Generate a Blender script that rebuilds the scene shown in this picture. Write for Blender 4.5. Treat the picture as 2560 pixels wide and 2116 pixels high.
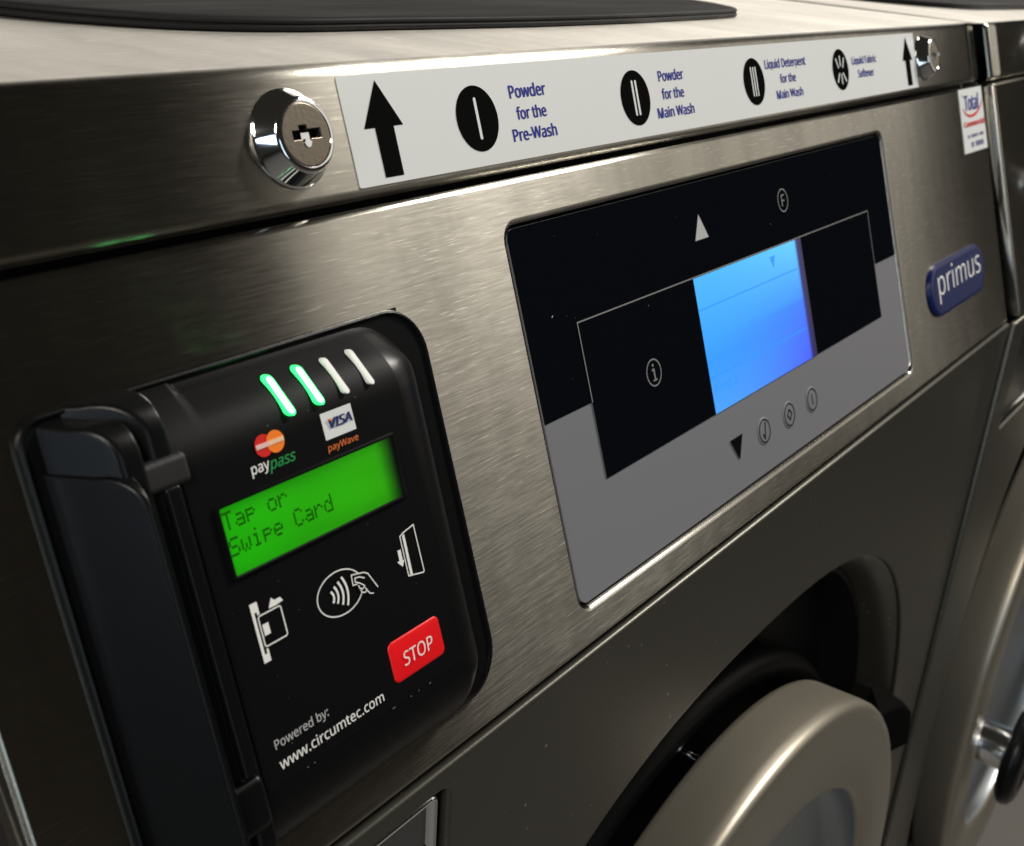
import bpy, bmesh, math, random
from mathutils import Vector, Matrix
random.seed(7)
for o in list(bpy.data.objects): bpy.data.objects.remove(o, do_unlink=True)
S = bpy.context.scene
COL = S.collection

# ------------------------------------------------------------------ frames
# A frame: sloping control panel (u right, v up the slope, w out of it)
TILT = math.radians(19.0)
O = Vector((0, 0, 1.10))
AX = Vector((1, 0, 0))
AU = Vector((0, math.sin(TILT), math.cos(TILT)))
AN = Vector((0, -math.cos(TILT), math.sin(TILT)))
JOINT = -0.1609
def W(u, v, w=0.0): return O + AX*u + AU*v + AN*w
JP = W(0, JOINT, 0)
def BW(u, s, n=0.0): return JP + Vector((u, -n, -s))            # upright front below the joint
_t = math.radians(159.5)
TD = AU*math.sin(_t) + AN*math.cos(_t)
TN = AU*(-math.cos(_t)) + AN*math.sin(_t)
TP = W(0, 0.0383, 0)
def TW(u, d, h=0.0): return TP + AX*u + TD*d + TN*h             # top sheet

# ------------------------------------------------------------------ camera
cam_d = bpy.data.cameras.new('camera'); cam = bpy.data.objects.new('camera', cam_d); COL.objects.link(cam)
R = [[0.6045898656, 0.2830868323, -0.7445353851], [-0.2009072706, 0.9586902208, 0.2013686401], [0.7707836032, 0.0278371330, 0.6364885946]]
cols = [AX*R[0][k] + AU*R[1][k] + AN*R[2][k] for k in range(3)]
M = Matrix((cols[0], cols[1], cols[2])).transposed().to_4x4()
CP = W(-0.08714341, -0.00273385, 0.22650359)
M.translation = CP
cam.matrix_world = M
cam_d.sensor_fit = 'HORIZONTAL'; cam_d.sensor_width = 36
cam_d.lens = 2818.70/2560*36
cam_d.clip_start = 0.01; cam_d.clip_end = 100
cam_d.dof.use_dof = True; cam_d.dof.focus_distance = 0.36; cam_d.dof.aperture_fstop = 24
S.camera = cam

# ------------------------------------------------------------------ world + lamps
wd = bpy.data.worlds.new('World'); S.world = wd; wd.use_nodes = True
wn = wd.node_tree.nodes; wn['Background'].inputs[0].default_value = (1.0, 0.9, 0.74, 1); wn['Background'].inputs[1].default_value = 0.020
S.view_settings.view_transform = 'Standard'; S.view_settings.look = 'None'
S.view_settings.exposure = 0; S.view_settings.gamma = 1
def area(name, loc, target, sx, sy, power, col):
    d = bpy.data.lights.new(name, 'AREA'); d.shape = 'RECTANGLE'; d.size = sx; d.size_y = sy; d.energy = power; d.color = col
    o = bpy.data.objects.new(name, d); COL.objects.link(o)
    z = (Vector(loc)-Vector(target)).normalized(); h = AX if abs(z.x) < 0.9 else Vector((0, 1, 0))
    x = (h-z*h.dot(z)).normalized(); y = z.cross(x)
    m = Matrix((x, y, z)).transposed().to_4x4(); m.translation = Vector(loc); o.matrix_world = m
    return o
MID = W(0.3, -0.05, 0)
def around(az, el, dist):
    a, e = math.radians(az), math.radians(el)
    return MID + Vector((math.sin(a)*math.cos(e), -math.cos(a)*math.cos(e), math.sin(e)))*dist
KEY = AX*0.73+AU*0.54+AN*0.42                     # direction the lock's shadow points away from
area('key_lamp', MID+KEY*2.2, MID, 0.62, 0.42, 47, (1.0, 0.95, 0.88))
area('aisle_lamp', around(60, 17, 2.6), MID, 1.65, 1.5, 6.4, (1.0, 0.93, 0.82))
area('rear_fill', (1.9, 2.0, 2.05), (0.5, 0.0, 1.15), 5.0, 1.5, 19, (1.0, 0.94, 0.86))  # added unseen panel, stands in for a bright wall behind the top sheet
area('edge_fill', around(-20, 6, 3.0), MID, 1.0, 1.7, 9, (0.74, 0.89, 1.0))  # added cool fill that puts highlights on folded edges and chrome
area('overhead_lamp', (-1.35, -0.75, 2.35), (0.3, -0.03, 0.8), 0.7, 0.45, 30, (1.0, 0.93, 0.82))
area('left_window_lamp', (-2.6, -0.7, 1.3), (0.9, 0.0, 0.75), 0.5, 1.4, 13, (0.70, 0.85, 1.0))

# ------------------------------------------------------------------ materials
def mat(name, col, metal=0.0, rough=0.5, spec=0.5, emit=None, estr=0.0, coat=0.0):
    m = bpy.data.materials.new(name); m.use_nodes = True
    b = m.node_tree.nodes['Principled BSDF']
    b.inputs['Base Color'].default_value = (*col, 1); b.inputs['Metallic'].default_value = metal
    b.inputs['Roughness'].default_value = rough; b.inputs['Specular IOR Level'].default_value = spec
    b.inputs['Coat Weight'].default_value = coat
    if emit: b.inputs['Emission Color'].default_value = (*emit, 1); b.inputs['Emission Strength'].default_value = estr
    return m
def nd(m, t, **kw):
    n = m.node_tree.nodes.new(t)
    for k, v in kw.items(): setattr(n, k, v)
    return n
def lk(m, a, b): m.node_tree.links.new(a, b)
def noise_in(m, scale_vec, detail=2.0, rough=0.5, rot=0.0):
    tc = nd(m, 'ShaderNodeTexCoord'); mp = nd(m, 'ShaderNodeMapping')
    mp.inputs['Scale'].default_value = scale_vec; mp.inputs['Rotation'].default_value = (0, rot, 0)
    n = nd(m, 'ShaderNodeTexNoise'); n.inputs['Scale'].default_value = 1.0; n.inputs['Detail'].default_value = detail; n.inputs['Roughness'].default_value = rough
    lk(m, tc.outputs['Object'], mp.inputs['Vector']); lk(m, mp.outputs['Vector'], n.inputs['Vector'])
    return n.outputs['Fac']
def ramp(m, src, lo, hi, a, b):
    r = nd(m, 'ShaderNodeMapRange'); r.inputs[1].default_value = lo; r.inputs[2].default_value = hi; r.inputs[3].default_value = a; r.inputs[4].default_value = b
    lk(m, src, r.inputs[0]); return r.outputs[0]
def bump(m, src, strength, dist):
    b = nd(m, 'ShaderNodeBump'); b.inputs['Strength'].default_value = strength; b.inputs['Distance'].default_value = dist
    lk(m, src, b.inputs['Height']); lk(m, b.outputs[0], m.node_tree.nodes['Principled BSDF'].inputs['Normal']); return b
def steel(name, col, rough, aniso, bstr=0.12):
    m = mat(name, col, 1.0, rough)
    b = m.node_tree.nodes['Principled BSDF']
    b.inputs['Anisotropic'].default_value = aniso
    g = nd(m, 'ShaderNodeNewGeometry'); c = nd(m, 'ShaderNodeVectorMath', operation='CROSS_PRODUCT')
    c.inputs[1].default_value = (1, 0, 0); lk(m, g.outputs['Normal'], c.inputs[0]); lk(m, c.outputs[0], b.inputs['Tangent'])
    fine = noise_in(m, (130, 2200, 2200), 2, 0.6)
    mid = noise_in(m, (75, 1700, 1700), 3, 0.6)
    refl_streaks = noise_in(m, (34, 8, 8), 4, 0.62)                       # streaky reflections and smears, painted into the sheet's colour
    lk(m, ramp(m, mid, 0.3, 0.7, rough*0.90, rough*1.12), b.inputs['Roughness'])
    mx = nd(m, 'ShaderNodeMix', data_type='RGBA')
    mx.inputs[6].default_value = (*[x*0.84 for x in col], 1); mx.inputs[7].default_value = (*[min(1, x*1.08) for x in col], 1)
    lk(m, ramp(m, refl_streaks, 0.35, 0.65, 0, 1), mx.inputs[0])
    scr_ = noise_in(m, (120, 2600, 2600), 1, 0.4)                 # short scratches of the grain, their glints painted as lighter colour
    mx2 = nd(m, 'ShaderNodeMix', data_type='RGBA'); mx2.inputs[7].default_value = (*[min(1, x*1.5) for x in col], 1)
    lk(m, mx.outputs[2], mx2.inputs[6]); lk(m, ramp(m, scr_, 0.64, 0.76, 0, 1), mx2.inputs[0]); lk(m, mx2.outputs[2], b.inputs['Base Color'])
    ad = nd(m, 'ShaderNodeMath', operation='MULTIPLY_ADD'); ad.inputs[1].default_value = 0.6
    lk(m, mid, ad.inputs[0]); lk(m, fine, ad.inputs[2])
    bump(m, fine, bstr*4, 0.00006)
    return m
def speck(m, scale, strength, dist=0.0003, detail=2):
    bump(m, noise_in(m, (scale, scale, scale), detail), strength, dist); return m

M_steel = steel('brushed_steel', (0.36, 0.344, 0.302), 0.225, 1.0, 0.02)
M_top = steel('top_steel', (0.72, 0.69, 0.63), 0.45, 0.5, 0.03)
M_grey = speck(mat('grey_metallic_paint', (0.108, 0.105, 0.089), 0.85, 0.40), 1600, 0.12)
def dust(m, base, col, scale, lo):
    b = m.node_tree.nodes['Principled BSDF']; mx = nd(m, 'ShaderNodeMix', data_type='RGBA'); mx.inputs[6].default_value = (*base, 1); mx.inputs[7].default_value = (*col, 1)
    lk(m, ramp(m, noise_in(m, (scale, scale, scale), 0, 0.5), lo, lo+0.03, 0, 1), mx.inputs[0]); lk(m, mx.outputs[2], b.inputs['Base Color'])
dust(M_grey, (0.108, 0.105, 0.089), (0.5, 0.46, 0.40), 420, 0.83)
M_door = speck(mat('silver_door_paint', (0.34, 0.312, 0.255), 0.82, 0.40), 1800, 0.10)
M_bowl = speck(mat('door_bowl_steel', (0.34, 0.37, 0.39), 0.95, 0.36), 60, 0.02)
M_chrome = mat('chrome', (0.82, 0.84, 0.86), 1.0, 0.07)
M_plug = speck(mat('lock_plug_metal', (0.24, 0.21, 0.17), 1.0, 0.36), 900, 0.15)
M_gap = mat('dark_void', (0.006, 0.006, 0.006), 0, 0.7, 0.1)
M_pit = mat('recess_plastic', (0.006, 0.006, 0.0065), 0, 0.42, 0.12)
M_plas = speck(mat('black_plastic', (0.0038, 0.004, 0.0044), 0, 0.30, 0.18), 2200, 0.10)
M_matte = speck(mat('matte_black_plastic', (0.010, 0.010, 0.011), 0, 0.55, 0.4), 2600, 0.3)
M_latch = mat('latch_black', (0.006, 0.006, 0.006), 0, 0.6, 0.0)
M_base = mat('bezel_black', (0.004, 0.004, 0.0045), 0, 0.5, 0.08)
M_face = speck(mat('overlay_black', (0.004, 0.004, 0.0045), 0, 0.45, 0.08), 3000, 0.1)
M_rubber = mat('lid_rubber', (0.012, 0.012, 0.0125), 0, 0.5, 0.15)
_r = ramp(M_rubber, noise_in(M_rubber, (8, 60, 60), 4, 0.65), 0.3, 0.7, 0.55, 0.75); lk(M_rubber, _r, M_rubber.node_tree.nodes['Principled BSDF'].inputs['Roughness'])
M_white = mat('label_white', (0.66, 0.68, 0.68), 0, 0.45, 0.4)
M_black = mat('print_black', (0.005, 0.005, 0.005), 0, 0.5, 0.0)
M_blue = mat('print_blue', (0.012, 0.02, 0.24), 0, 0.45, 0.2)
M_disp = speck(mat('membrane_black', (0.003, 0.0038, 0.0055), 0, 0.5, 0.0), 2500, 0.05)
M_dgrey = speck(mat('membrane_grey', (0.168, 0.170, 0.184), 0, 0.5, 0.2), 2500, 0.1)
M_line = mat('print_grey', (0.42, 0.42, 0.42), 0, 0.5, 0.3)
M_thin = mat('print_dim_grey', (0.20, 0.20, 0.20), 0, 0.5, 0.2)
M_pw = mat('print_white', (0.78, 0.78, 0.76), 0, 0.45, 0.4)
M_red = mat('print_red', (0.60, 0.015, 0.012), 0, 0.45, 0.4)
M_stop = mat('stop_red', (0.78, 0.006, 0.010), 0, 0.4, 0.4)
M_orange = mat('print_orange', (0.85, 0.20, 0.015), 0, 0.45, 0.4)
M_porange = mat('print_dull_orange', (0.62, 0.15, 0.04), 0, 0.45, 0.4)
M_peach = mat('print_peach', (0.90, 0.50, 0.25), 0, 0.45, 0.4)
M_pink = mat('print_pink', (0.85, 0.42, 0.38), 0, 0.45, 0.4)
M_green = mat('print_green', (0.02, 0.22, 0.06), 0, 0.45, 0.4)
M_navy = mat('badge_navy', (0.006, 0.012, 0.085), 0, 0.3, 0.3)
M_slate = mat('badge_slate', (0.018, 0.024, 0.085), 0, 0.35, 0.08)
M_visa = mat('print_visa_blue', (0.012, 0.022, 0.12), 0, 0.45, 0.4)
M_ledc = mat('led_lit_core', (0.5, 0.9, 0.6), 0, 0.5, 0.3, (0.14, 1.0, 0.30), 9.0)
M_ledr = mat('led_lit_rim', (0.1, 0.6, 0.2), 0, 0.5, 0.3, (0.01, 1.0, 0.17), 1.7)
M_ledo = mat('led_unlit', (0.72, 0.74, 0.70), 0, 0.5, 0.3)
M_lcdt = mat('lcd_segment', (0.0, 0.004, 0.0), 0, 0.6, 0.1, (0.004, 0.05, 0.0), 1.0)
M_floor = speck(mat('floor_tile', (0.12, 0.11, 0.10), 0, 0.5), 40, 0.1)
M_side = speck(mat('side_steel', (0.20, 0.21, 0.22), 1.0, 0.30), 120, 0.03)
def vcol_emit(name, s):
    m = mat(name, (0, 0, 0), 0, 0.35, 0.4, (1, 1, 1), s)
    a = nd(m, 'ShaderNodeAttribute', attribute_name='glow'); lk(m, a.outputs['Color'], m.node_tree.nodes['Principled BSDF'].inputs['Emission Color'])
    return m
M_screen = vcol_emit('lcd_backlit_blue', 1.0)
M_lcd = vcol_emit('lcd_backlit_green', 1.0)

# ------------------------------------------------------------------ mesh helpers
def smooth_by_angle(me, deg):
    bm = bmesh.new(); bm.from_mesh(me)
    for f in bm.faces: f.smooth = True
    lim = math.radians(deg)
    for e in bm.edges: e.smooth = not (len(e.link_faces) != 2 or e.calc_face_angle(0) > lim)
    bm.to_mesh(me); bm.free()
class MB:
    def __init__(s): s.v = []; s.f = []; s.m = []; s.mats = []
    def mi(s, m):
        if m not in s.mats: s.mats.append(m)
        return s.mats.index(m)
    def add(s, vs, fs, m):
        b = len(s.v); s.v += [Vector(p) for p in vs]; k = s.mi(m)
        for f in fs: s.f.append([b+i for i in f]); s.m.append(k)
    def poly(s, pts, m): s.add(pts, [list(range(len(pts)))], m)
    def prism(s, pts, fn, z0, z1, m):        # pts 2D counter-clockwise, fn(x,y,z)
        n = len(pts); vs = [fn(x, y, z0) for x, y in pts]+[fn(x, y, z1) for x, y in pts]
        s.add(vs, [list(range(n))[::-1], list(range(n, 2*n))]+[[i, (i+1) % n, n+(i+1) % n, n+i] for i in range(n)], m)
    def loft(s, rings, m, closed=True, cap0=False, cap1=False):
        n = len(rings[0]); vs = [p for r in rings for p in r]; fs = []
        for a in range(len(rings)-1):
            for i in range(n if closed else n-1):
                j = (i+1) % n; fs.append([a*n+i, a*n+j, (a+1)*n+j, (a+1)*n+i])
        if cap0: fs.append(list(range(n))[::-1])
        if cap1: fs.append([(len(rings)-1)*n+i for i in range(n)])
        s.add(vs, fs, m)
    def stroke(s, pts, wd, fn, z, m, closed=False):  # flat ribbon along 2D polyline with mitred joints
        n = len(pts); P = [Vector((p[0], p[1])) for p in pts]; L = []; Rr = []
        for i in range(n):
            a = P[i-1] if (i > 0 or closed) else P[i]; b = P[(i+1) % n] if (i < n-1 or closed) else P[i]
            d1 = (P[i]-a); d2 = (b-P[i])
            d1 = d1.normalized() if d1.length > 1e-9 else d2.normalized(); d2 = d2.normalized() if d2.length > 1e-9 else d1
            t = (d1+d2); t = t.normalized() if t.length > 1e-6 else d1
            nn = Vector((-t.y, t.x)); k = min(1.8, 1/max(0.3, nn.dot(Vector((-d1.y, d1.x)))))
            L.append(P[i]+nn*wd/2*k); Rr.append(P[i]-nn*wd/2*k)
        for i in range(n if closed else n-1):
            j = (i+1) % n
            s.poly([fn(q.x, q.y, z) for q in (Rr[i], Rr[j], L[j], L[i])], m)
    def build(s, name, parent=None, deg=35, bevel=0, seg=3, fix=True):
        off = parent_loc(parent) if parent else Vector((0, 0, 0))
        me = bpy.data.meshes.new(name); me.from_pydata([p-off for p in s.v], [], s.f)
        for m in s.mats: me.materials.append(m)
        for p, k in zip(me.polygons, s.m): p.material_index = k
        if fix:
            bm = bmesh.new(); bm.from_mesh(me); bmesh.ops.recalc_face_normals(bm, faces=bm.faces); bm.to_mesh(me); bm.free()
        smooth_by_angle(me, deg)
        o = bpy.data.objects.new(name, me); COL.objects.link(o)
        if parent: o.parent = parent
        if bevel:
            b = o.modifiers.new('bevel', 'BEVEL'); b.width = bevel; b.segments = seg; b.limit_method = 'ANGLE'; b.angle_limit = math.radians(30); b.harden_normals = False
            for p in me.polygons: p.use_smooth = True
            bm = bmesh.new(); bm.from_mesh(me)
            for e in bm.edges: e.smooth = True
            bm.to_mesh(me); bm.free()
            o.modifiers.new('wn', 'WEIGHTED_NORMAL')
        return o
def parent_loc(p):
    v = Vector((0, 0, 0))
    while p: v = v+p.location; p = p.parent
    return v
def rrect(x0, x1, y0, y1, r, n=6):
    r = min(r, (x1-x0)/2-1e-6, (y1-y0)/2-1e-6); out = []
    for cx, cy, a in ((x1-r, y0+r, -90), (x1-r, y1-r, 0), (x0+r, y1-r, 90), (x0+r, y0+r, 180)):
        for k in range(n+1):
            t = math.radians(a+90*k/n); out.append((cx+r*math.cos(t), cy+r*math.sin(t)))
    return out
def circ(cx, cy, r, n=40, ry=None, a0=0, a1=360):
    full = abs(a1-a0) >= 360
    return [(cx+r*math.cos(math.radians(a0+(a1-a0)*k/(n if full else n-1))), cy+(ry or r)*math.sin(math.radians(a0+(a1-a0)*k/(n if full else n-1)))) for k in range(n)]
def capsule(x0, y0, x1, y1, r, n=10):
    a = math.degrees(math.atan2(y1-y0, x1-x0))
    return [(x1+r*math.cos(math.radians(a-90+180*k/n)), y1+r*math.sin(math.radians(a-90+180*k/n))) for k in range(n+1)] + \
           [(x0+r*math.cos(math.radians(a+90+180*k/n)), y0+r*math.sin(math.radians(a+90+180*k/n))) for k in range(n+1)]
def superell(cu, cs, a, b, e, n=120, low=1.28):
    out = []
    for k in range(n):
        t = 2*math.pi*k/n; c, q = math.cos(t), math.sin(t)
        out.append((cu+a*math.copysign(abs(c)**(2/e), c), cs-b*(low if q < 0 else 1)*math.copysign(abs(q)**(2/e), q)))
    return out
def curve_mesh(loops, extrude=0.0, bevel=0.0, res=2):
    cu = bpy.data.curves.new('tmp', 'CURVE'); cu.dimensions = '2D'; cu.fill_mode = 'BOTH'
    cu.extrude = extrude; cu.bevel_depth = bevel; cu.bevel_resolution = res; cu.offset = -bevel
    for lp in loops:
        sp = cu.splines.new('POLY'); sp.points.add(len(lp)-1); sp.use_cyclic_u = True
        for p, (x, y) in zip(sp.points, lp): p.co = (x, y, 0, 1)
    o = bpy.data.objects.new('tmp', cu); COL.objects.link(o)
    me = bpy.data.meshes.new_from_object(o.evaluated_get(bpy.context.evaluated_depsgraph_get()))
    vs = [v.co.copy() for v in me.vertices]; fs = [list(p.vertices) for p in me.polygons]
    bpy.data.objects.remove(o); bpy.data.curves.remove(cu); bpy.data.meshes.remove(me)
    return vs, fs
import os
FNT = None
try:                                               # a typeface that ships with Blender itself; the built-in one otherwise
    FNT = bpy.data.fonts.load(os.path.join(bpy.utils.system_resource('DATAFILES'), 'fonts', 'NotoSansHebrew-Regular.woff2'))
except Exception: FNT = None
def text_mesh(txt, bold=0.0, shear=0.0):
    cu = bpy.data.curves.new('tmp', 'FONT'); cu.body = txt; cu.offset = bold
    if FNT: cu.font = FNT
    cu.shear = shear; cu.resolution_u = 4; cu.fill_mode = 'FRONT'
    o = bpy.data.objects.new('tmp', cu); COL.objects.link(o)
    me = bpy.data.meshes.new_from_object(o.evaluated_get(bpy.context.evaluated_depsgraph_get()))
    vs = [v.co.copy() for v in me.vertices]; fs = [list(p.vertices) for p in me.polygons]
    bpy.data.objects.remove(o); bpy.data.curves.remove(cu); bpy.data.meshes.remove(me)
    return vs, fs
def put_text(mb, txt, u0, u1, v0, v1, fn, z, m, bold=0.0, shear=0.0):   # glyph outline fitted to the box
    vs, fs = text_mesh(txt, bold, shear)
    xs = [p.x for p in vs]; ys = [p.y for p in vs]; ax, bx, ay, by = min(xs), max(xs), min(ys), max(ys)
    mb.add([fn(u0+(p.x-ax)/(bx-ax)*(u1-u0), v0+(p.y-ay)/(by-ay)*(v1-v0), z) for p in vs], fs, m)
def glow(o, fn):                                   # colour of the light each spot of a lit screen gives off
    me = o.data; a = me.color_attributes.new('glow', 'FLOAT_COLOR', 'POINT')
    for i, v in enumerate(me.vertices): a.data[i].color = (*fn(v.co), 1)
def empty(name, loc, label, cat, group=None):
    o = bpy.data.objects.new(name, None); COL.objects.link(o); o.location = loc; o.empty_display_size = 0.05
    o['label'] = label; o['category'] = cat
    if group: o['group'] = group
    return o

# ------------------------------------------------------------------ setting
fl = MB(); fl.add([(-4, -4, 0), (5, -4, 0), (5, 4, 0), (-4, 4, 0)], [[0, 1, 2, 3]], M_floor)
f = fl.build('floor'); f['kind'] = 'structure'

# ------------------------------------------------------------------ washing machine
WID, DEEP = 0.7085, 0.72
mach = empty('washing_machine', (0.355, 0.36, 0), 'stainless steel washing machine with blue lit screen and a detergent label along its top rail', 'washing machine', 'washing machines in a row')

# top sheet bent over into the front rail
def bend():
    prof = []                                         # (v, w)
    prof += [(0.0060, -0.010), (0.0019, -0.010)]
    r = 0.0032
    for k in range(7):
        a = math.radians(180+90-90*k/6*1.0) ; prof.append((0.0019+r-r*math.sin(math.radians(90-90*k/6)), -r+r*math.cos(math.radians(90-90*k/6))))
    R2 = 0.0048; ang = math.radians(69.5); tlen = R2*math.tan(ang/2)
    c = (0.0383-tlen, -R2)
    for k in range(9):
        a = ang*k/8; prof.append((c[0]+R2*math.sin(a), c[1]+R2*math.cos(a)))
    return prof
pr = bend(); mb = MB()
us = [0.0, 0.0012, 0.0035]+[0.0035+(WID-0.007)*k/40 for k in range(1, 40)]+[WID-0.0035, WID-0.0012, WID]
def ends(u):                                          # folded-in ends
    e = min(u, WID-u); return -0.003*(1-min(1, e/0.0035))**2
rings = []
last = pr[-1]
back = [(W(0, *last)+TD*d) for d in (0.02, 0.08, 0.2, 0.4, 0.66)]
for u in us:
    ring = [W(u, v, w+ends(u)*(1 if w > -0.0095 else 0)) for v, w in pr]
    ring += [p+AX*u+TN*ends(u) for p in back]
    rings.append(ring)
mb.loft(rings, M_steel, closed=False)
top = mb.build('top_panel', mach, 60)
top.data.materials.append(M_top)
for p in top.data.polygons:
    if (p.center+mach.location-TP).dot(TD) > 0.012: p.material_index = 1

# dispenser lid: a dark moulded sheet with a lipped edge
lid_front = [(0.088, 0.24), (0.093, 0.150), (0.1055, 0.109), (0.1219, 0.0855), (0.145, 0.0670), (0.178, 0.0568), (0.222, 0.0540), (0.29, 0.0495), (0.36, 0.0490), (0.43, 0.0520), (0.475, 0.0555), (0.4905, 0.0600), (0.503, 0.0730), (0.513, 0.094), (0.519, 0.14), (0.520, 0.24), (0.518, 0.36), (0.49, 0.40), (0.40, 0.415), (0.21, 0.415), (0.12, 0.40), (0.09, 0.36)]
def catmull(P, n=6):
    out = []; N = len(P)
    for i in range(N):
        p0, p1, p2, p3 = P[i-1], P[i], P[(i+1) % N], P[(i+2) % N]
        for k in range(n):
            t = k/n; out.append(tuple(0.5*((2*p1[c])+(-p0[c]+p2[c])*t+(2*p0[c]-5*p1[c]+4*p2[c]-p3[c])*t*t+(-p0[c]+3*p1[c]-3*p2[c]+p3[c])*t**3) for c in (0, 1)))
    return out
L = catmull(lid_front); cx, cy = 0.305, 0.23
def inset(P, d): 
    out = []; n = len(P)
    for i in range(n):
        a, b = Vector(P[i-1]), Vector(P[(i+1) % n]); t = (b-a).normalized(); out.append((P[i][0]-t.y*d, P[i][1]+t.x*d))
    return out
mb = MB()
lay = [(0.0014, 0.0002), (0.0004, 0.0006), (0.0000, 0.0012), (0.0000, 0.0018), (0.0006, 0.0023), (0.0010, 0.0024), (0.0006, 0.0027), (0.0002, 0.0033), (0.0004, 0.0040), (0.0014, 0.0045), (0.004, 0.0048), (0.02, 0.0055), (0.06, 0.0066)]
mb.loft([[TW(x, y, h) for x, y in inset(L, d)] for d, h in lay], M_rubber, True, True, True)
mb.build('dispenser_lid', mach, 50)

# control panel: folded steel sheet with rounded top edge and a window for the display
ct = MB()
o_r = rrect(0.0005, WID, JOINT+0.0022, -0.0002, 0.0015, 2)
hole = rrect(0.1938, 0.5228, -0.1458, -0.0146, 0.0055, 6)
vs, fs = curve_mesh([o_r, hole], 0.0035, 0.0018, 3)
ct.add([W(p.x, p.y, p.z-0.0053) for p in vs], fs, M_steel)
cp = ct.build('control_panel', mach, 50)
vd = MB()
vd.prism([(0.004, JOINT-0.03), (WID-0.004, JOINT-0.03), (WID-0.004, 0.02), (0.004, 0.02)], W, -0.05, -0.0135, M_gap)
vd.build('inner_chassis', mach)

# display panel
dp = MB()
fz = -0.0012
dsh = rrect(0.1950, 0.5216, -0.1446, -0.0158, 0.0042, 6)
dp.prism(dsh, W, -0.006, fz, M_dgrey)
blk = [(0.1950, -0.0803), (0.1950, -0.0190), (0.1958, -0.0165), (0.1985, -0.0158), (0.5180, -0.0158), (0.5208, -0.0165), (0.5216, -0.0190), (0.5216, -0.0803)]
dp.poly([W(x, y, fz+0.0002) for x, y in blk], M_disp)
dp.poly([W(x, y, fz+0.0004) for x, y in ((0.223, -0.1081), (0.491, -0.1081), (0.491, -0.052), (0.223, -0.052))], M_disp)
dp.stroke([(0.223, -0.0803), (0.223, -0.052), (0.491, -0.052), (0.491, -0.0803)], 0.00050, W, fz+0.00055, M_thin)
dp.poly([W(x, y, fz+0.00045) for x, y in ((0.3115, -0.0384), (0.3226, -0.0384), (0.3171, -0.0285))], M_line)
dp.poly([W(x, y, fz+0.00045) for x, y in ((0.3122, -0.1219), (0.3178, -0.1318), (0.3233, -0.1219))], M_black)
dp.poly([W(x, y, fz+0.00045) for x, y in ((0.2096, -0.0474), (0.2103, -0.0472), (0.2105, -0.0466), (0.2099, -0.0468))], M_line)
for k in range(12):                                         # stray dust on the dark membrane
    x, y, q = 0.2+0.31*random.random(), -0.018-0.06*random.random(), 0.00010+0.00014*random.random()**2
    if not (0.298 < x < 0.412 and y < -0.045): dp.poly([W(a, b, fz+0.00047) for a, b in circ(x, y, q, 6)], M_thin)
disp = dp.build('display_panel', mach)
def button(cu, cv, m, kind):
    b = MB(); z = fz+0.0006; r = 0.0050
    b.stroke(circ(cu, cv, r, 40), 0.00055, W, z, m, True)
    if kind == 'F': put_text(b, 'F', cu-0.0015, cu+0.0017, cv-0.0026, cv+0.0026, W, z, m)
    if kind == 'i':
        b.poly([W(x, y, z) for x, y in circ(cu-0.0001, cv+0.0028, 0.0006, 12)], m)
        b.stroke([(cu-0.0011, cv+0.0011), (cu+0.0002, cv+0.0011), (cu+0.0002, cv-0.0029)], 0.0009, W, z, m); b.stroke([(cu-0.0013, cv-0.0029), (cu+0.0015, cv-0.0029)], 0.0006, W, z, m)
    if kind == 'check': b.stroke([(cu-0.0018, cv-0.0010), (cu-0.0005, cv-0.0033), (cu+0.0014, cv+0.0036)], 0.0009, W, z, m)
    if kind == 'diamond': b.stroke([(cu, cv+0.0024), (cu+0.0022, cv), (cu, cv-0.0024), (cu-0.0022, cv)], 0.0007, W, z, m, True)
    if kind == 'bar': b.stroke([(cu, cv+0.0026), (cu, cv-0.0026)], 0.0006, W, z, m)
    # shallow embossed dome round the mark
    rg = [[W(x, y, fz+h) for x, y in circ(cu, cv, rr, 40)] for rr, h in ((0.0062, 0.0001), (0.0058, 0.0004), (0.0053, 0.00045))]
    b.loft(rg, M_dgrey if m is M_black else M_disp, True, False, True)
    return b.build('button', disp)
for c in ((0.3946, -0.0334, M_thin, 'F'), (0.2646, -0.0803, M_thin, 'i'), (0.3430, -0.1267, M_black, 'check'), (0.3686, -0.1267, M_black, 'diamond'), (0.3938, -0.1266, M_black, 'bar')): button(*c)
sc = MB(); nu, nv = 60, 40; su0, su1, sv0, sv1 = 0.3044, 0.4066, -0.1081, -0.0524
vs = [W(su0+(su1-su0)*i/nu, sv0+(sv1-sv0)*j/nv, fz+0.0006) for j in range(nv+1) for i in range(nu+1)]
sc.add(vs, [[j*(nu+1)+i, j*(nu+1)+i+1, (j+1)*(nu+1)+i+1, (j+1)*(nu+1)+i] for j in range(nv) for i in range(nu)], M_screen)
scr = sc.build('screen', disp)
def mixc(a, b, t): t = max(0, min(1, t)); return tuple(x+(y-x)*t for x, y in zip(a, b))
def lin(*c): return tuple((x/255/12.92 if x/255 <= .04045 else ((x/255+.055)/1.055)**2.4) for x in c)
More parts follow.
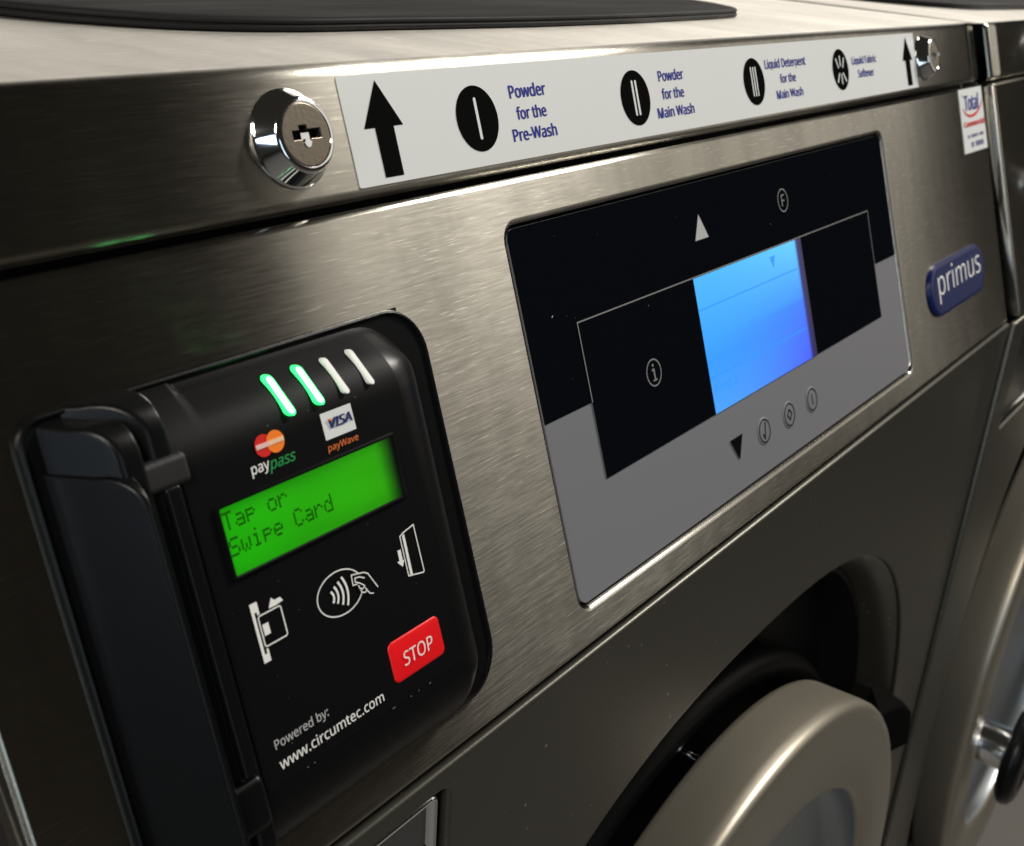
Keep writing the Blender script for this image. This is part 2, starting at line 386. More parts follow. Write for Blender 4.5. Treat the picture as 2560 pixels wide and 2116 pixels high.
def blue(co):
    p = co+mach.location-O; u = p.dot(AX); v = p.dot(AU)
    fu = (u-su0)/(0.4005-su0); fv = (sv1-v)/(sv1-sv0)
    step = 0.06 if fv > 0.49 else 0.0
    a = mixc(lin(64, 182, 255), lin(46, 156, 255), fv*1.6) if fv < 0.62 else mixc(lin(46, 156, 255), lin(74, 164, 255), (fv-0.62)/0.38)
    b = mixc(lin(96, 208, 255), lin(52, 140, 255), fv/0.5) if fv < 0.5 else mixc(lin(56, 128, 255), lin(72, 94, 255), (fv-0.5)/0.45)
    c = mixc(mixc(a, b, max(0, fu)**1.6), lin(50, 110, 255), step*3*max(0, fu))
    if u > 0.4008: c = mixc(lin(44, 40, 120), lin(30, 26, 62), (u-0.4008)/0.005)  # dark side wall of the screen recess, painted into the glow
    elif u > 0.3990: c = mixc(c, lin(60, 70, 200), (u-0.3990)/0.0018*0.6)
    return c
glow(scr, blue)
mk = MB(); M_smark = mat('lcd_blue_mark', (0, 0, 0), 0, 0.4, 0.3, lin(50, 150, 254), 1.0)
for vv in (-0.0654, -0.0934): mk.stroke([(0.3046, vv), (0.3985, vv)], 0.0006, W, fz+0.0008, M_smark)
mk.poly([W(x, y, fz+0.0008) for x, y in ((0.3722, -0.0556), (0.3750, -0.0610), (0.3777, -0.0556))], M_smark)
put_text(mk, 'Prog 2', 0.3065, 0.3260, -0.1015, -0.0965, W, fz+0.0008, M_smark)
mk.build('screen_marking', disp)

# detergent label on the rail
lb = MB(); lz = 0.0003
lb.prism(rrect(0.1354, 0.5897, 0.0049, 0.0350, 0.0006, 2), W, 0.00005, lz, M_white)
z = lz+0.00012
for u0 in (0.1497, 0.5763):
    lb.poly([W(x+u0, y, z) for x, y in ((-0.0080, 0.0204), (0.0078, 0.0204), (0, 0.0332))], M_black)
    lb.poly([W(x+u0, y, z) for x, y in ((-0.0038, 0.0066), (0.0038, 0.0066), (0.0038, 0.0206), (-0.0038, 0.0206))], M_black)
ov = ((0.1910, 0.0193), (0.2839, 0.0193), (0.3824, 0.0196), (0.4792, 0.0200))
for i, (cu, cv) in enumerate(ov):
    lb.poly([W(x, y, z) for x, y in circ(cu, cv, 0.0100, 56)], M_black)
    if i < 3:
        for q in ((0,), (-0.0012, 0.0012), (-0.0022, 0, 0.0022))[i]:
            lb.poly([W(x, y, z+0.00012) for x, y in capsule(cu+q, cv-0.0058, cu+q, cv+0.0058, 0.00062 if i < 2 else 0.00048)], M_white)
    else:
        for x0, y0, x1, y1 in ((-0.0028, 0.0012, -0.0049, 0.0052), (0, 0.0020, 0, 0.0063), (0.0028, 0.0012, 0.0049, 0.0052), (-0.0024, -0.0020, -0.0053, -0.0058), (0, -0.0025, 0, -0.0068), (0.0024, -0.0020, 0.0053, -0.0058)):
            lb.poly([W(x, y, z+0.00012) for x, y in capsule(cu+x0, cv+y0, cu+x1, cv+y1, 0.00052)], M_white)
bt = 0.008
for t, a, b, c, d in (('Powder', 0.2089, 0.2289, 0.0241, 0.0284), ('for the', 0.2108, 0.2271, 0.0173, 0.0214), ('Pre-Wash', 0.2068, 0.2310, 0.0106, 0.0148),
                      ('Powder', 0.3023, 0.3217, 0.0241, 0.0283), ('for the', 0.3030, 0.3200, 0.0174, 0.0215), ('Main Wash', 0.2977, 0.3260, 0.0106, 0.0147),
                      ('Liquid Detergent', 0.3948, 0.4383, 0.0231, 0.0284), ('for the', 0.4085, 0.4253, 0.0175, 0.0215), ('Main Wash', 0.4027, 0.4312, 0.0107, 0.0147),
                      ('Liquid Fabric', 0.4947, 0.5286, 0.0205, 0.0256), ('Softener', 0.5010, 0.5232, 0.0149, 0.0190)):
    put_text(lb, t, a, b-0.00025, c, d, W, z, M_blue, bt); put_text(lb, t, a+0.00030, b+0.00005, c, d, W, z+0.00003, M_blue, bt)
lb.build('detergent_label', mach)

# locks
def lock(cu, cv, parent, fn=W, k=1.0):
    b = MB(); n = 56
    prof = [(0.0128, 0.0000), (0.0128, 0.0006), (0.0124, 0.0010), (0.0122, 0.0012), (0.0098, 0.0058), (0.0094, 0.0063), (0.0088, 0.0066), (0.0082, 0.0066), (0.0079, 0.0063), (0.0078, 0.0056)]
    b.loft([[fn(x, y, h) for x, y in circ(cu, cv, r*k, n)] for r, h in prof], M_chrome, True, True)
    lk_ = b.build('cylinder_lock', parent, 28)
    p = MB()
    slot = [(-0.0046, -0.0011), (-0.0016, -0.0011), (-0.0016, -0.0018), (0.0012, -0.0018), (0.0012, -0.0011), (0.0050, -0.0011), (0.0050, 0.0013), (0.0006, 0.0013), (0.0006, 0.0024), (-0.0022, 0.0024), (-0.0022, 0.0012), (-0.0046, 0.0012)]
    vs, fs = curve_mesh([circ(0, 0, 0.0079, 48), slot], 0.0012, 0.00015, 1)
    p.add([fn(cu+q.x*k, cv+q.y*k, 0.0052+q.z) for q in vs], fs, M_plug)
    p.prism([(cu+x, cv+y) for x, y in ((-0.006*k, -0.003*k), (0.006*k, -0.003*k), (0.006*k, 0.003*k), (-0.006*k, 0.003*k))], fn, 0.0022, 0.0036, M_gap)
    p.prism([(cu+x, cv+y) for x, y in ((-0.0012, -0.0010), (0.0016, -0.0010), (0.0016, 0.0006), (-0.0012, 0.0006))], fn, 0.0036, 0.0056, M_chrome)
    p.poly([fn(x, y, 0.00675) for x, y in circ(cu-0.0002, cv-0.0021, 0.0011, 16)], M_chrome)
    p.build('key_plug', lk_, 30)
lock(0.1149, 0.0203, mach); lock(0.6035, 0.0206, mach)

# badge
bd = MB()
cap = rrect(0.5625, 0.6640, -0.1268, -0.0963, 0.0150, 10)
bd.loft([[W(x, y, h) for x, y in inset(cap, d)] for d, h in ((0, 0.0), (0.0000, 0.0012), (0.0005, 0.0020), (0.0014, 0.0023), (0.0030, 0.0022))], M_navy, True, False, True)
capi = rrect(0.5660, 0.6605, -0.1238, -0.0993, 0.0120, 10)
bd.poly([W(x, y, 0.0024) for x, y in capi], M_slate)
put_text(bd, 'primus', 0.5735, 0.6545, -0.1192, -0.0995, W, 0.0026, M_pw, -0.006)
bd.build('badge', mach, 30)

# service sticker
st = MB()
st.prism([(0.6590, -0.0408), (0.7070, -0.0411), (0.7070, -0.0013), (0.6598, -0.0013)], W, 0.0001, 0.0003, M_white)
z = 0.0005
put_text(st, 'Total', 0.6680, 0.6975, -0.0150, -0.0050, W, z, M_blue, 0.008, 0.15)
put_text(st, 'Total', 0.6686, 0.6981, -0.0150, -0.0050, W, z+0.00005, M_blue, 0.008, 0.15)
swp = [(0.6640, -0.0130), (0.6680, -0.0163), (0.6740, -0.0182), (0.6815, -0.0186), (0.6900, -0.0176), (0.6980, -0.0152), (0.7035, -0.0120), (0.7055, -0.0095)]
for i in range(len(swp)-1): st.stroke([swp[i], swp[i+1]], 0.0006+0.0012*math.sin(math.pi*(i+0.6)/7), W, z, M_red)
put_text(st, 'Commercial', 0.6628, 0.7050, -0.0248, -0.0212, W, z, M_red, 0.012)
put_text(st, 'Commercial', 0.6633, 0.7055, -0.0248, -0.0212, W, z+0.00005, M_red, 0.012)
M_lilac = mat('print_lilac', (0.16, 0.15, 0.30), 0, 0.5, 0.3)
st.poly([W(x, y, z) for x, y in ((0.6640, -0.0058), (0.6668, -0.0052), (0.6655, -0.0042))], M_porange)
for (a, b, c, d, n) in ((0.6680, 0.7015, -0.0318, -0.0298, 14), (0.6735, 0.7000, -0.0378, -0.0346, 9)):
    w_ = (b-a)/n
    for i in range(n):                                       # lines of print too small to read
        if (i*5) % 7 != 3: st.poly([W(x, y, z) for x, y in ((a+i*w_, c), (a+i*w_+w_*0.72, c), (a+i*w_+w_*0.72, d), (a+i*w_, d))], M_lilac)
st.build('service_sticker', mach)

# upright front panel with the door recess and the coin box opening
fp = MB()
DC = (0.355, 0.388)
LOW = 1.30
RO = superell(0.355, 0.37, 0.287, 0.300, 2.5)
COIN = rrect(0.0220, 0.1196, 0.0085, 0.0905, 0.004, 5)
out = rrect(-0.0095, 0.7145, 0.0008, 0.88, 0.0015, 2)
vs, fs = curve_mesh([out, RO, COIN], 0.0008, 0.0014, 3)
fp.add([BW(p.x, p.y, p.z-0.0022) for p in vs], fs, M_grey)
rr = [(1.0, -0.0022), (0.990, -0.004), (0.976, -0.009), (0.964, -0.015), (0.957, -0.021), (0.955, -0.0245)]
fp.loft([[BW(x, y, h) for x, y in superell(0.355, 0.37, 0.287*k+0.0012, 0.300*k+0.0012, 2.5)] for k, h in rr], M_grey)
front = fp.build('front_panel', mach, 40)
pit = MB()
pit.loft([[BW(x, y, h) for x, y in superell(0.355, 0.37, 0.287*k, 0.300*k, 2.5)] for k, h in ((0.957, -0.0242), (0.945, -0.0242), (0.935, -0.050))], M_pit, True, False, True)
pit.build('door_recess', mach, 40)
sl = MB(); prof = []
for k in range(12): a = 2*math.pi*k/12; prof.append((0.246+0.010*math.cos(a), -0.034+0.010*math.sin(a)))
rg = []
for i in range(97):
    t = 2*math.pi*i/96; rg.append([BW(DC[0]+r*math.cos(t), DC[1]-0.004-r*math.sin(t)*(LOW if math.sin(t) < 0 else 1), h) for r, h in prof])
sl.loft(rg, M_pit); sl.build('door_seal', mach, 60)
for (bu, bs) in ((0.3420, 0.1500), (0.150, 0.235)):
    b = MB(); b.loft([[BW(x, y, h) for x, y in circ(bu, bs, r, 20)] for r, h in ((0.0022, -0.050), (0.0022, -0.018), (0.0019, -0.0165), (0.001, -0.0160), (0.0003, -0.0159))], M_chrome, True, False, True); b.build('bolt', mach, 40)

# coin box plate
cb = MB()
pl = rrect(0.0238, 0.1174, 0.0104, 0.0885, 0.0035, 6)
cb.loft([[BW(x, y, h) for x, y in inset(pl, d)] for d, h in ((0.0, -0.012), (0, -0.003), (0.0003, -0.0022), (0.0010, -0.0018), (0.0019, -0.0020), (0.0023, -0.0030), (0.0034, -0.0042))], M_chrome, True)
cb.poly([BW(x, y, -0.0041) for x, y in rrect(0.0272, 0.1140, 0.0138, 0.0851, 0.001, 3)], M_side)
cb.prism(rrect(0.018, 0.124, 0.004, 0.095, 0.002, 2), lambda x, y, h: BW(x, y, h), -0.03, -0.0125, M_gap)
cb.build('coin_box_door', mach, 40)

# carcass
ca = MB()
ca.prism([(0.012, 0.09), (WID-0.012, 0.09), (WID-0.012, DEEP), (0.012, DEEP)], lambda x, y, h: Vector((x, y, h)), 0.06, 1.06, M_gap)
ca.build('cabinet', mach)
for x0, x1 in ((0.0008, 0.004), (WID-0.004, WID-0.0005)):
    b = MB(); ya = JP.y+0.003
    pts = [(ya, 0.07), (DEEP, 0.07), (DEEP, 1.11), (W(0, 0.03, 0).y+0.006, 1.11), (W(0, JOINT, 0).y+0.010, JP.z)]
    b.add([Vector((x0, y, q)) for y, q in pts]+[Vector((x1, y, q)) for y, q in pts], [[0, 1, 2, 3, 4], [9, 8, 7, 6, 5]]+[[i, (i+1) % 5, 5+(i+1) % 5, 5+i] for i in range(5)], M_side)
    b.build('side_panel', mach)
b = MB(); b.prism([(0.01, 0.03), (WID-0.01, 0.03), (WID-0.01, DEEP), (0.01, DEEP)], lambda x, y, h: Vector((x, y, h)), 0.0, 0.07, M_gap); b.build('plinth', mach)

# door: a thick satin ring round a dished centre; this one stands slightly ajar, its neighbour is shut
def make_door(parent, off, ajar):
    n = 128; d0 = Vector(off)
    def P(u, q, h): return BW(u, q, h)+d0
    def dring(dr, prof, m, **k):
        rg = []
        for r, h in prof:
            t = max(0.0, min(1.0, (h+0.012)/0.037))
            cu, cs = (0.349-0.014*t, 0.375+0.015*t) if ajar else (0.355, 0.388)
            r = r if ajar else r*(1.03-0.052*t)
            rg.append([P(x, cs+(y-cs)*(LOW if y > cs else 1), h) for x, y in circ(cu, cs, r, n)])
        dr.loft(rg, m, **k)
    dr = MB()
    dring(dr, [(0.212, -0.012), (0.2385, -0.012), (0.2405, -0.0105), (0.2420, -0.008), (0.2490, 0.004), (0.2560, 0.016), (0.2582, 0.0205), (0.2585, 0.0230), (0.2578, 0.0245), (0.2562, 0.0254), (0.2525, 0.0258), (0.235, 0.0262), (0.2120, 0.0256), (0.2085, 0.0240), (0.2062, 0.0205)], M_door)
    door = dr.build('door', parent, 60)
    dr = MB(); dring(dr, [(0.2064, 0.0207), (0.204, 0.0145), (0.196, 0.006), (0.185, 0.001), (0.15, -0.002), (0.10, -0.006), (0.05, -0.008), (0.01, -0.009)], M_bowl, cap1=True)
    dr.build('door_bowl', door, 60)
    hd = MB()
    A_ = [(0.5499, 0.2214), (0.5525, 0.2115), (0.5869, 0.2329), (0.6500, 0.2790), (0.6420, 0.3180), (0.5950, 0.3080)]
    Bf = [(0.5180, 0.2130), (0.5223, 0.2075), (0.5769, 0.2320), (0.6061, 0.2541), (0.6195, 0.2895), (0.5760, 0.2687)]
    hd.loft([[P(x, y, -0.008) for x, y in A_], [P(x, y, 0.004) for x, y in A_[:]], [P(x, y, 0.0205) for x, y in Bf]], M_latch, True, True, True)
    hd.build('door_latch', door, 30, 0.0016, 3)
    kb = MB()
    kb.loft([[P(x, y, h) for x, y in circ(KU, KS, r, 40)] for r, h in ((0.026, -0.004), (0.026, 0.0), (0.0225, 0.003), (0.0215, 0.006), (0.0215, 0.049))], M_chrome, True, False, True)
    knob = kb.build('door_knob', door, 40)
    kb = MB()
    kb.loft([[P(x, y, h) for x, y in circ(KU, KS, r, 56)] for r, h in ((0.030, 0.045), (0.042, 0.046), (0.049, 0.050), (0.0505, 0.055), (0.049, 0.060), (0.042, 0.064), (0.034, 0.065), (0.031, 0.063), (0.012, 0.062))], M_plas, True, True, True)
    kb.build('knob_cap', knob, 60)
KU, KS = 0.925-0.716, 0.478
make_door(mach, (0, 0, 0), True)

# ------------------------------------------------------------------ card terminal bolted on the control panel
term = empty('payment_terminal', W(0.085, -0.09, 0.0), 'black card payment terminal with green lit text screen on the steel panel', 'card reader')
bz = MB()
ra, rb_ = rrect(0.0218, 0.1, -0.1468, -0.0284, 0.0065, 10), rrect(0.05, 0.1460, -0.1468, -0.0284, 0.0150, 10)
outl = rb_[:22]+ra[22:]
bz.loft([[W(x, y, h) for x, y in inset(outl, d)] for d, h in ((0, 0.0), (0, 0.0014), (0.0003, 0.0020), (0.0008, 0.0022), (0.0013, 0.0020), (0.0016, 0.0013))], M_plas, True)
bz.loft([[W(x, y, h) for x, y in inset(outl, d)] for d, h in ((0.0016, 0.0013), (0.003, 0.0012))], M_base, True, False, True)
bz.build('base_plate', term, 40)
# body: heights over the plan
FW = 0.0120
def body_h(u, v):
    x0, x1, y0, y1, r = 0.040, 0.1360, -0.1458, -0.0288, 0.020
    cxx, cyy = (x0+x1)/2, (y0+y1)/2; qx = abs(u-cxx)-(x1-x0)/2+r; qy = abs(v-cyy)-(y1-y0)/2+r
    d = -(math.hypot(max(qx, 0), max(qy, 0))+min(max(qx, qy), 0)-r)
    if u < 0.06: d = min(d, 1) if qy <= 0 else max(d, 0.0)
    dr_ = min((x1-u)/0.0155, d/0.0120); fr = math.sqrt(max(0, 1-(1-max(0, min(1, dr_)))**2))
    t = max(0, min(1, (y1-v)/0.0205)); ft = math.sin(math.pi/2*t)*0.97+0.03
    bt_ = max(0, min(1, (v-y0)/0.0170)); fb = math.sqrt(1-(1-bt_)**2)
    if u > 0.06: return max(0.0, FW*min(ft, 1)*min(fr, fb if fb < 1 else fr))
    return max(0.0, FW*ft*fb)
us = [0.040+0.0985*i/110 for i in range(111)]; vv = [-0.1462+(0.1174)*j/130 for j in range(131)]
bo = MB()
bo.add([W(u, v, body_h(u, v)+0.0002) for v in vv for u in us], [[j*111+i, j*111+i+1, (j+1)*111+i+1, (j+1)*111+i] for j in range(130) for i in range(110)], M_plas)
bo.build('body', term, 80)
def F(u, v, z=0.0): return W(u, v, body_h(u, v)+z)
# printed front overlay
ovl = MB(); ou = [0.0500+0.0712*i/60 for i in range(61)]; ovv = [-0.1275+0.0945*j/80 for j in range(81)]
ovl.add([F(u, v, 0.0004) for v in ovv for u in ou], [[j*61+i, j*61+i+1, (j+1)*61+i+1, (j+1)*61+i] for j in range(80) for i in range(60)], M_face)
zz = 0.0006
edge = [(0.0540, -0.1277), (0.1212, -0.1279)]
for k in range(7):                                         # worn flecks along the lower edge of the overlay
    x = 0.0545+0.066*random.random(); w_ = 0.0002+0.0012*random.random()**2
    ovl.poly([F(a, b, zz) for a, b in ((x, -0.12765), (x+w_, -0.12765), (x+w_, -0.12765+0.00012+0.0002*random.random()), (x, -0.12752))], M_thin)
# card scheme marks
ovl.poly([F(x, y, zz) for x, y in circ(0.0735, -0.0495, 0.0027, 36)], M_red)
ovl.poly([F(x, y, zz+0.0001) for x, y in circ(0.0770, -0.0495, 0.0027, 36)], M_orange)
ovl.poly([F(x, y, zz+0.0002) for x, y in ((0.0710, -0.0500), (0.0752, -0.0500), (0.0752, -0.0488), (0.0710, -0.0488))], M_pink)
ovl.poly([F(x, y, zz+0.0002) for x, y in ((0.0752, -0.0500), (0.0795, -0.0500), (0.0795, -0.0488), (0.0752, -0.0488))], M_peach)
put_text(ovl, 'MasterCard', 0.0712, 0.0793, -0.0499, -0.0489, F, zz+0.0003, M_pw)
put_text(ovl, 'pay', 0.0682, 0.0738, -0.0560, -0.0532, F, zz, M_pw, 0.006, 0.05)
put_text(ovl, 'pass', 0.0734, 0.0819, -0.0565, -0.0535, F, zz, M_green, 0.008, 0.30)
put_text(ovl, 'pass', 0.0735, 0.0820, -0.0565, -0.0535, F, zz+0.00005, M_green, 0.008, 0.30)
ovl.poly([F(x, y, zz) for x, y in ((0.0922, -0.0541), (0.1028, -0.0541), (0.1028, -0.0473), (0.0922, -0.0473))], M_white)
put_text(ovl, 'VISA', 0.0940, 0.1018, -0.0516, -0.0491, F, zz+0.0002, M_visa, 0.008, 0.18)
put_text(ovl, 'VISA', 0.0944, 0.1021, -0.0516, -0.0491, F, zz+0.00025, M_visa, 0.008, 0.18)
ovl.poly([F(x, y, zz+0.0004) for x, y in ((0.0938, -0.0491), (0.0950, -0.0491), (0.0952, -0.0497), (0.0946, -0.0496))], M_orange)
put_text(ovl, 'payWave', 0.0921, 0.1028, -0.0575, -0.0553, F, zz, M_porange, 0.006, 0.1)
# contactless mark
ovl.stroke(circ(0.0850, -0.0917, 0.0077, 60, 0.0056), 0.00032, F, zz, M_pw, True)
for cxa, r_, y0, y1 in ((0.0826, 0.0, -0.0902, -0.0932), (0.0839, 0.0, -0.0894, -0.0939), (0.0854, 0.0, -0.0887, -0.0948), (0.0869, 0.0, -0.0880, -0.0956)):
    pts = []; h = (y0-y1)/2; mid = (y0+y1)/2
    for k in range(12): a = -1+2*k/11; pts.append((cxa-0.0004+0.0010*(1-a*a)*(h/0.0038)**0.5-0.0002, mid-a*h*-1*-1))
    ovl.stroke(pts, 0.00062, F, zz+0.0001, M_pw)
ovl.poly([F(x, y, zz+0.0001) for x, y in ((0.0900, -0.0890), (0.0944, -0.0898), (0.0972, -0.0950), (0.0953, -0.0961), (0.0914, -0.0938), (0.0898, -0.0915))], M_face)
for pts in ([(0.0918, -0.0893), (0.0895, -0.0888), (0.0893, -0.0915), (0.0908, -0.0917)], [(0.0918, -0.0893), (0.0936, -0.0897), (0.0949, -0.0905), (0.0972, -0.0952)],
            [(0.0936, -0.0912), (0.0918, -0.0902), (0.0904, -0.0900), (0.0903, -0.0910), (0.0920, -0.0921), (0.0931, -0.0932)], [(0.0910, -0.0921), (0.0912, -0.0930), (0.0921, -0.0936), (0.0930, -0.0932)],
            [(0.0914, -0.0935), (0.0917, -0.0944), (0.0927, -0.0948), (0.0934, -0.0944), (0.0930, -0.0936)], [(0.0934, -0.0946), (0.0942, -0.0957), (0.0953, -0.0961)]):
    ovl.stroke(pts, 0.00030, F, zz+0.0002, M_pw)
# chip-slot pictogram
ovl.poly([F(x, y, zz) for x, y in ((0.0582, -0.0982), (0.0603, -0.0982), (0.0603, -0.0951), (0.0597, -0.0951), (0.0597, -0.0962), (0.0590, -0.0962), (0.0590, -0.0858), (0.0597, -0.0858), (0.0597, -0.0866), (0.0604, -0.0866), (0.0604, -0.0834), (0.0582, -0.0834))], M_pw)
ovl.stroke(rrect(0.0597, 0.0666, -0.0946, -0.0870, 0.0006, 4), 0.00034, F, zz, M_pw, True)
ovl.poly([F(x, y, zz) for x, y in ((0.0603, -0.0921), (0.0621, -0.0921), (0.0621, -0.0893), (0.0603, -0.0893))], M_pw)
ovl.poly([F(x, y, zz) for x, y in ((0.0632, -0.0864), (0.0650, -0.0865), (0.0677, -0.0862), (0.0671, -0.0851), (0.0653, -0.0851), (0.0645, -0.0842))], M_pw)
# swipe pictogram
ovl.stroke([(0.1088, -0.0858), (0.1103, -0.0852), (0.1145, -0.0845), (0.1146, -0.0978), (0.1143, -0.0981), (0.1087, -0.0969)], 0.00034, F, zz, M_pw, True)
ovl.poly([F(x, y, zz) for x, y in ((0.1094, -0.0969), (0.1103, -0.0971), (0.1105, -0.0856), (0.1096, -0.0859))], M_pw)
ovl.poly([F(x, y, zz) for x, y in ((0.1068, -0.0890), (0.1080, -0.0891), (0.1079, -0.0920), (0.1084, -0.0922), (0.1074, -0.0938), (0.1058, -0.0919), (0.1067, -0.0919))], M_pw)
put_text(ovl, 'Powered by:', 0.0551, 0.0723, -0.1196, -0.1164, F, zz, M_line, 0.004)
put_text(ovl, 'www.circumtec.com', 0.0551, 0.0905, -0.1242, -0.1214, F, zz, M_pw, 0.004)
for k in range(22):                                         # dust
    x, y, q = 0.052+0.068*random.random(), -0.125+0.09*random.random(), 0.00005+0.00010*random.random()**2
    ovl.poly([F(a, b, zz) for a, b in circ(x, y, q, 6)], M_thin)
ovl.build('front_overlay', term, 60, fix=False)
# indicator lights
for i, u in enumerate((0.0838, 0.0934, 0.1026, 0.1117)):
    led = MB(); lit = i < 2
    c0, c1 = (u, -0.0437), (u, -0.0360); r = 0.00104
    def ring(k, h):
        c = capsule(*c0, *c1, r*k); m_ = len(c)//2
        def side(a, b): return [(a[0]+(b[0]-a[0])*q/6, a[1]+(b[1]-a[1])*q/6) for q in range(1, 6)]
        c = c[:m_]+side(c[m_-1], c[m_])+c[m_:]+side(c[-1], c[0])
        return [W(x, y, h+0.0007+body_h(u, c0[1])+(body_h(u, c1[1])-body_h(u, c0[1]))*(y-c0[1])/(c1[1]-c0[1])) for x, y in c]
    if lit:
        led.loft([ring(1.40, -0.0004), ring(1.34, 0.0007), ring(0.80, 0.0010)], M_ledr, True)
        led.loft([ring(0.80, 0.0010), ring(0.65, 0.0013), ring(0.3, 0.0015), ring(0.01, 0.0016)], M_ledc, True, False, True)
    else: led.loft([ring(1.0, -0.0004), ring(0.95, 0.0007), ring(0.6, 0.0009), ring(0.01, 0.0009)], M_ledo, True, False, True)
    o = led.build('indicator_light', term, 60)
    o['label'] = 'glowing green indicator bar' if lit else 'unlit white indicator bar'
# character screen
lc = MB(); a0, a1, b0, b1 = 0.0568, 0.1140, -0.0757, -0.0596
nu, nv = 48, 16
lc.add([F(a0+(a1-a0)*i/nu, b0+(b1-b0)*j/nv, 0.0007) for j in range(nv+1) for i in range(nu+1)], [[j*(nu+1)+i, j*(nu+1)+i+1, (j+1)*(nu+1)+i+1, (j+1)*(nu+1)+i] for j in range(nv) for i in range(nu)], M_lcd)
lcd = lc.build('screen', term)
def green(co):
    p = co+term.location-O; u = (p.dot(AX)-a0)/(a1-a0); v = (p.dot(AU)-b0)/(b1-b0)
    e = max(0.02, min(1, (1-u-0.012)/0.10))**1.3; e2 = max(0, min(1, u/0.02)); k = (0.80+0.20*e2)*e*(0.82+0.18*min(1, (1-v)/0.12))*(0.80+0.06*math.sin(9*u+4*v)*math.cos(5*v-3*u))
    k *= 0.80+0.20*max(0, min(1, min(v, 1-v)/0.25)); g = mixc(lin(30, 186, 4), lin(50, 178, 0), u); return tuple(x*k for x in g)
glow(lcd, green)
FONT = {'T': '11111 00100 00100 00100 00100 00100 00100', 'a': '00000 00000 01110 00001 01111 10001 01111', 'p': '00000 00000 11110 10001 11110 10000 10000', 'o': '00000 00000 01110 10001 10001 10001 01110',
        'r': '00000 00000 10110 11001 10000 10000 10000', 'S': '01111 10000 10000 01110 00001 00001 11110', 'w': '00000 00000 10001 10001 10101 10101 01010', 'i': '00100 00000 01100 00100 00100 00100 01110',
        'e': '00000 00000 01110 10001 11111 10000 01110', 'C': '01110 10001 10000 10000 10000 10001 01110', 'd': '00001 00001 01101 10011 10001 10001 01111'}
ch = MB()
pu, pv = 0.00056, 0.00063
for row, (txt, vt) in enumerate((('Tap or', -0.0606), ('Swipe Card', -0.0668))):
    for k, c in enumerate(txt):
        if c == ' ': continue
        for j, bits in enumerate(FONT[c].split()):
            for i, bit in enumerate(bits):
                if bit == '1':
                    x = 0.0570+k*0.00326+i*pu; y = vt-j*pv
                    ch.poly([F(a, b, 0.0009) for a, b in ((x, y-pv*0.9), (x+pu*0.9, y-pv*0.9), (x+pu*0.9, y), (x, y))], M_lcdt)
ch.build('screen_text', lcd)
fr = MB()
for d, (h0, h1) in ((0, (0.0004, 0.0013)),):
    o1 = rrect(a0-0.0012, a1+0.0012, b0-0.0010, b1+0.0010, 0.0008, 4); i1 = rrect(a0, a1, b0, b1, 0.0004, 4)
    fr.loft([[F(x, y, h0) for x, y in o1], [F(x, y, h1) for x, y in inset(o1, 0.0003)], [F(x, y, h1) for x, y in inset(i1, -0.0002)], [F(x, y, 0.0006) for x, y in i1]], M_plas, True)
fr.build('screen_frame', lcd, 40)
# stop button
sb = MB(); so = rrect(0.0959, 0.1153, -0.1221, -0.1113, 0.0016, 6)
sb.loft([[F(x, y, h) for x, y in inset(so, d)] for d, h in ((-0.0003, 0.0004), (-0.0002, 0.0006), (0.0000, 0.0007), (0.0005, 0.0008))], M_stop, True, False, True)
put_text(sb, 'STOP', 0.0997, 0.1113, -0.1189, -0.1150, F, 0.0011, M_pw, 0.0, 0.08)
o = sb.build('stop_button', term, 60); o['label'] = 'red STOP button'
# card swipe housing: stepped shoulders, the long guide and its slot
def wedge(uL0, uL1, uR, vT0, vT1, vB0, vB1, w1, m, bevel, name, parent, seg=5, w0=0.0005):
    b = MB()
    P = [W(uL0, vB0, w0), W(uR, vB0, w0), W(uR, vT0, w0), W(uL0, vT0, w0), W(uL1, vB1, w1), W(uR, vB1, w1), W(uR, vT1, w1), W(uL1, vT1, w1)]
    b.add(P, [[3, 2, 1, 0], [4, 5, 6, 7], [0, 1, 5, 4], [1, 2, 6, 5], [2, 3, 7, 6], [3, 0, 4, 7]], m)
    return b.build(name, parent, 30, bevel, seg)
def cheek(uL0, uL1, uR, vT0, vT1, vB, w1, rt, rb, m, name, parent, bevel=0.0011):   # side profile with rounded nose, drafted left face
    pr_ = [(vT0, 0.0005)]
    for k in range(9): a = math.radians(90*k/8); pr_.append((vT1-rt+rt*math.cos(a), w1-rt+rt*math.sin(a)))
    for k in range(9): a = math.radians(90+90*k/8); pr_.append((vB+rb+rb*math.cos(a), w1-rb+rb*math.sin(a)))
    pr_.append((vB, 0.0005)); n = len(pr_); b = MB()
    vs = [W(uL0+(uL1-uL0)*(w/w1), v, w) for v, w in pr_]+[W(uR, v, w) for v, w in pr_]
    b.add(vs, [list(range(n)), list(range(2*n-1, n-1, -1))]+[[i, (i+1) % n, n+(i+1) % n, n+i] for i in range(n)], m)
    return b.build(name, parent, 30, bevel, 3)
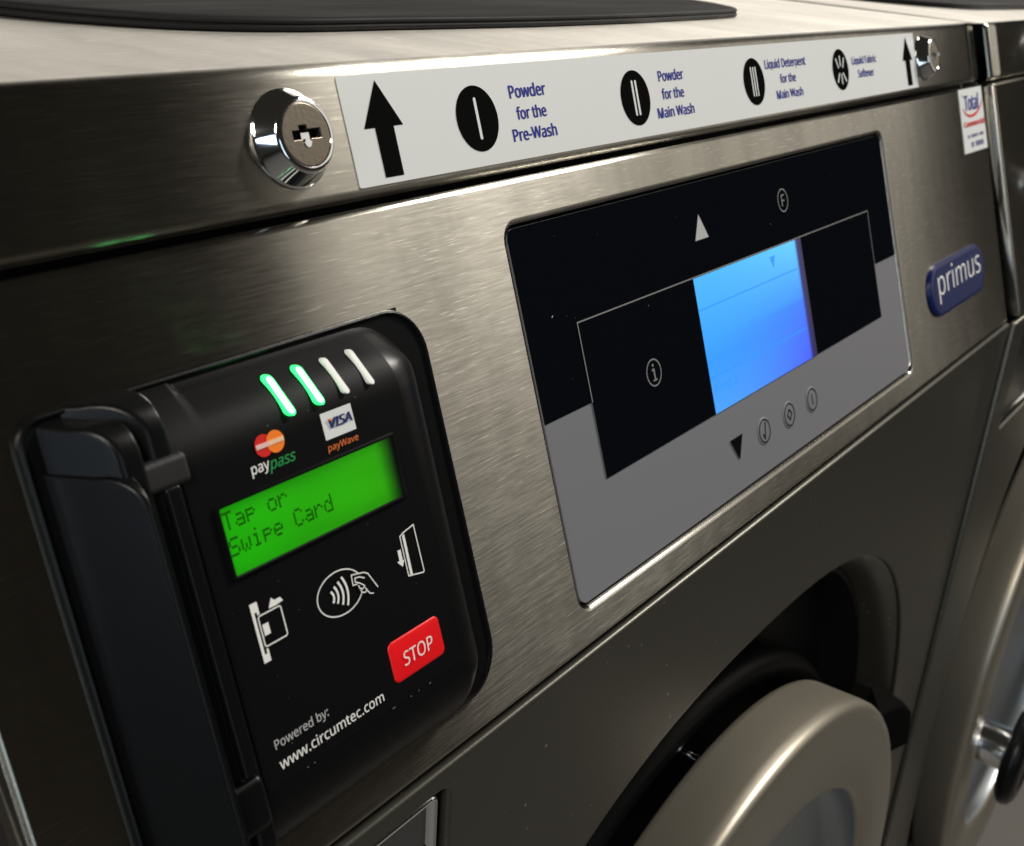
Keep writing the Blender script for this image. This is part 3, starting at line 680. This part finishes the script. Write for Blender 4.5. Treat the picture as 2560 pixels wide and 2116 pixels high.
sh = cheek(0.0319, 0.0440, 0.0490, -0.0280, -0.0288, -0.1450, 0.0138, 0.0095, 0.008, M_plas, 'rear_shoulder', term)
cheek(0.0259, 0.0355, 0.0410, -0.0303, -0.0325, -0.1448, 0.0152, 0.0085, 0.008, M_plas, 'front_shoulder', term)
gd = cheek(0.0250, 0.0362, 0.0374, -0.0407, -0.0435, -0.1446, 0.0195, 0.0095, 0.012, M_plas, 'swipe_guide', term)
wedge(0.0360, 0.0372, 0.0515, -0.0428, -0.0436, -0.0512, -0.0507, 0.0150, M_matte, 0.0016, 'guide_bridge', gd)
wedge(0.0436, 0.0438, 0.0480, -0.0500, -0.0500, -0.1205, -0.1205, 0.0150, M_plas, 0.0010, 'guide_rib', gd)
wedge(0.0365, 0.0368, 0.0490, -0.1205, -0.1205, -0.1440, -0.1330, 0.0150, M_plas, 0.0022, 'guide_foot', gd)
b = MB(); b.poly([W(x, y, FW+0.0010) for x, y in ((0.0368, -0.1210), (0.0440, -0.1210), (0.0440, -0.0500), (0.0368, -0.0500))], M_gap); b.build('card_slot', gd)

# ------------------------------------------------------------------ the next machine in the row
PITCH = 0.7265
def copy_tree(o, parent=None):
    c = o.copy(); COL.objects.link(c)
    if parent: c.parent = parent
    for chd in list(o.children): copy_tree(chd, c)
    return c
nb = copy_tree(mach)
nb.location = mach.location+Vector((PITCH, -0.0033, 0))
nb['label'] = 'second steel washing machine cut off by the right edge, with black door knob'
for o in list(nb.children):
    if o.name.split('.')[0] in ('service_sticker', 'door'):
        for q in list(o.children_recursive)+[o]: bpy.data.objects.remove(q)
make_door(nb, nb.location-mach.location, False)
# its coin plate with a lock
cpb = MB(); pu0 = PITCH
pts = rrect(PITCH+0.041, PITCH+0.150, -0.1480, -0.0320, 0.006, 6)
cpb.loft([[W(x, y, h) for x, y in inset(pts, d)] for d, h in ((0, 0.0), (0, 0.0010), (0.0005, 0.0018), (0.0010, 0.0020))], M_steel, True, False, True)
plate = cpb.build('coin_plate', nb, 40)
lock(PITCH+0.062, -0.076, nb, lambda x, y, h: W(x, y, h+0.002), 0.8)
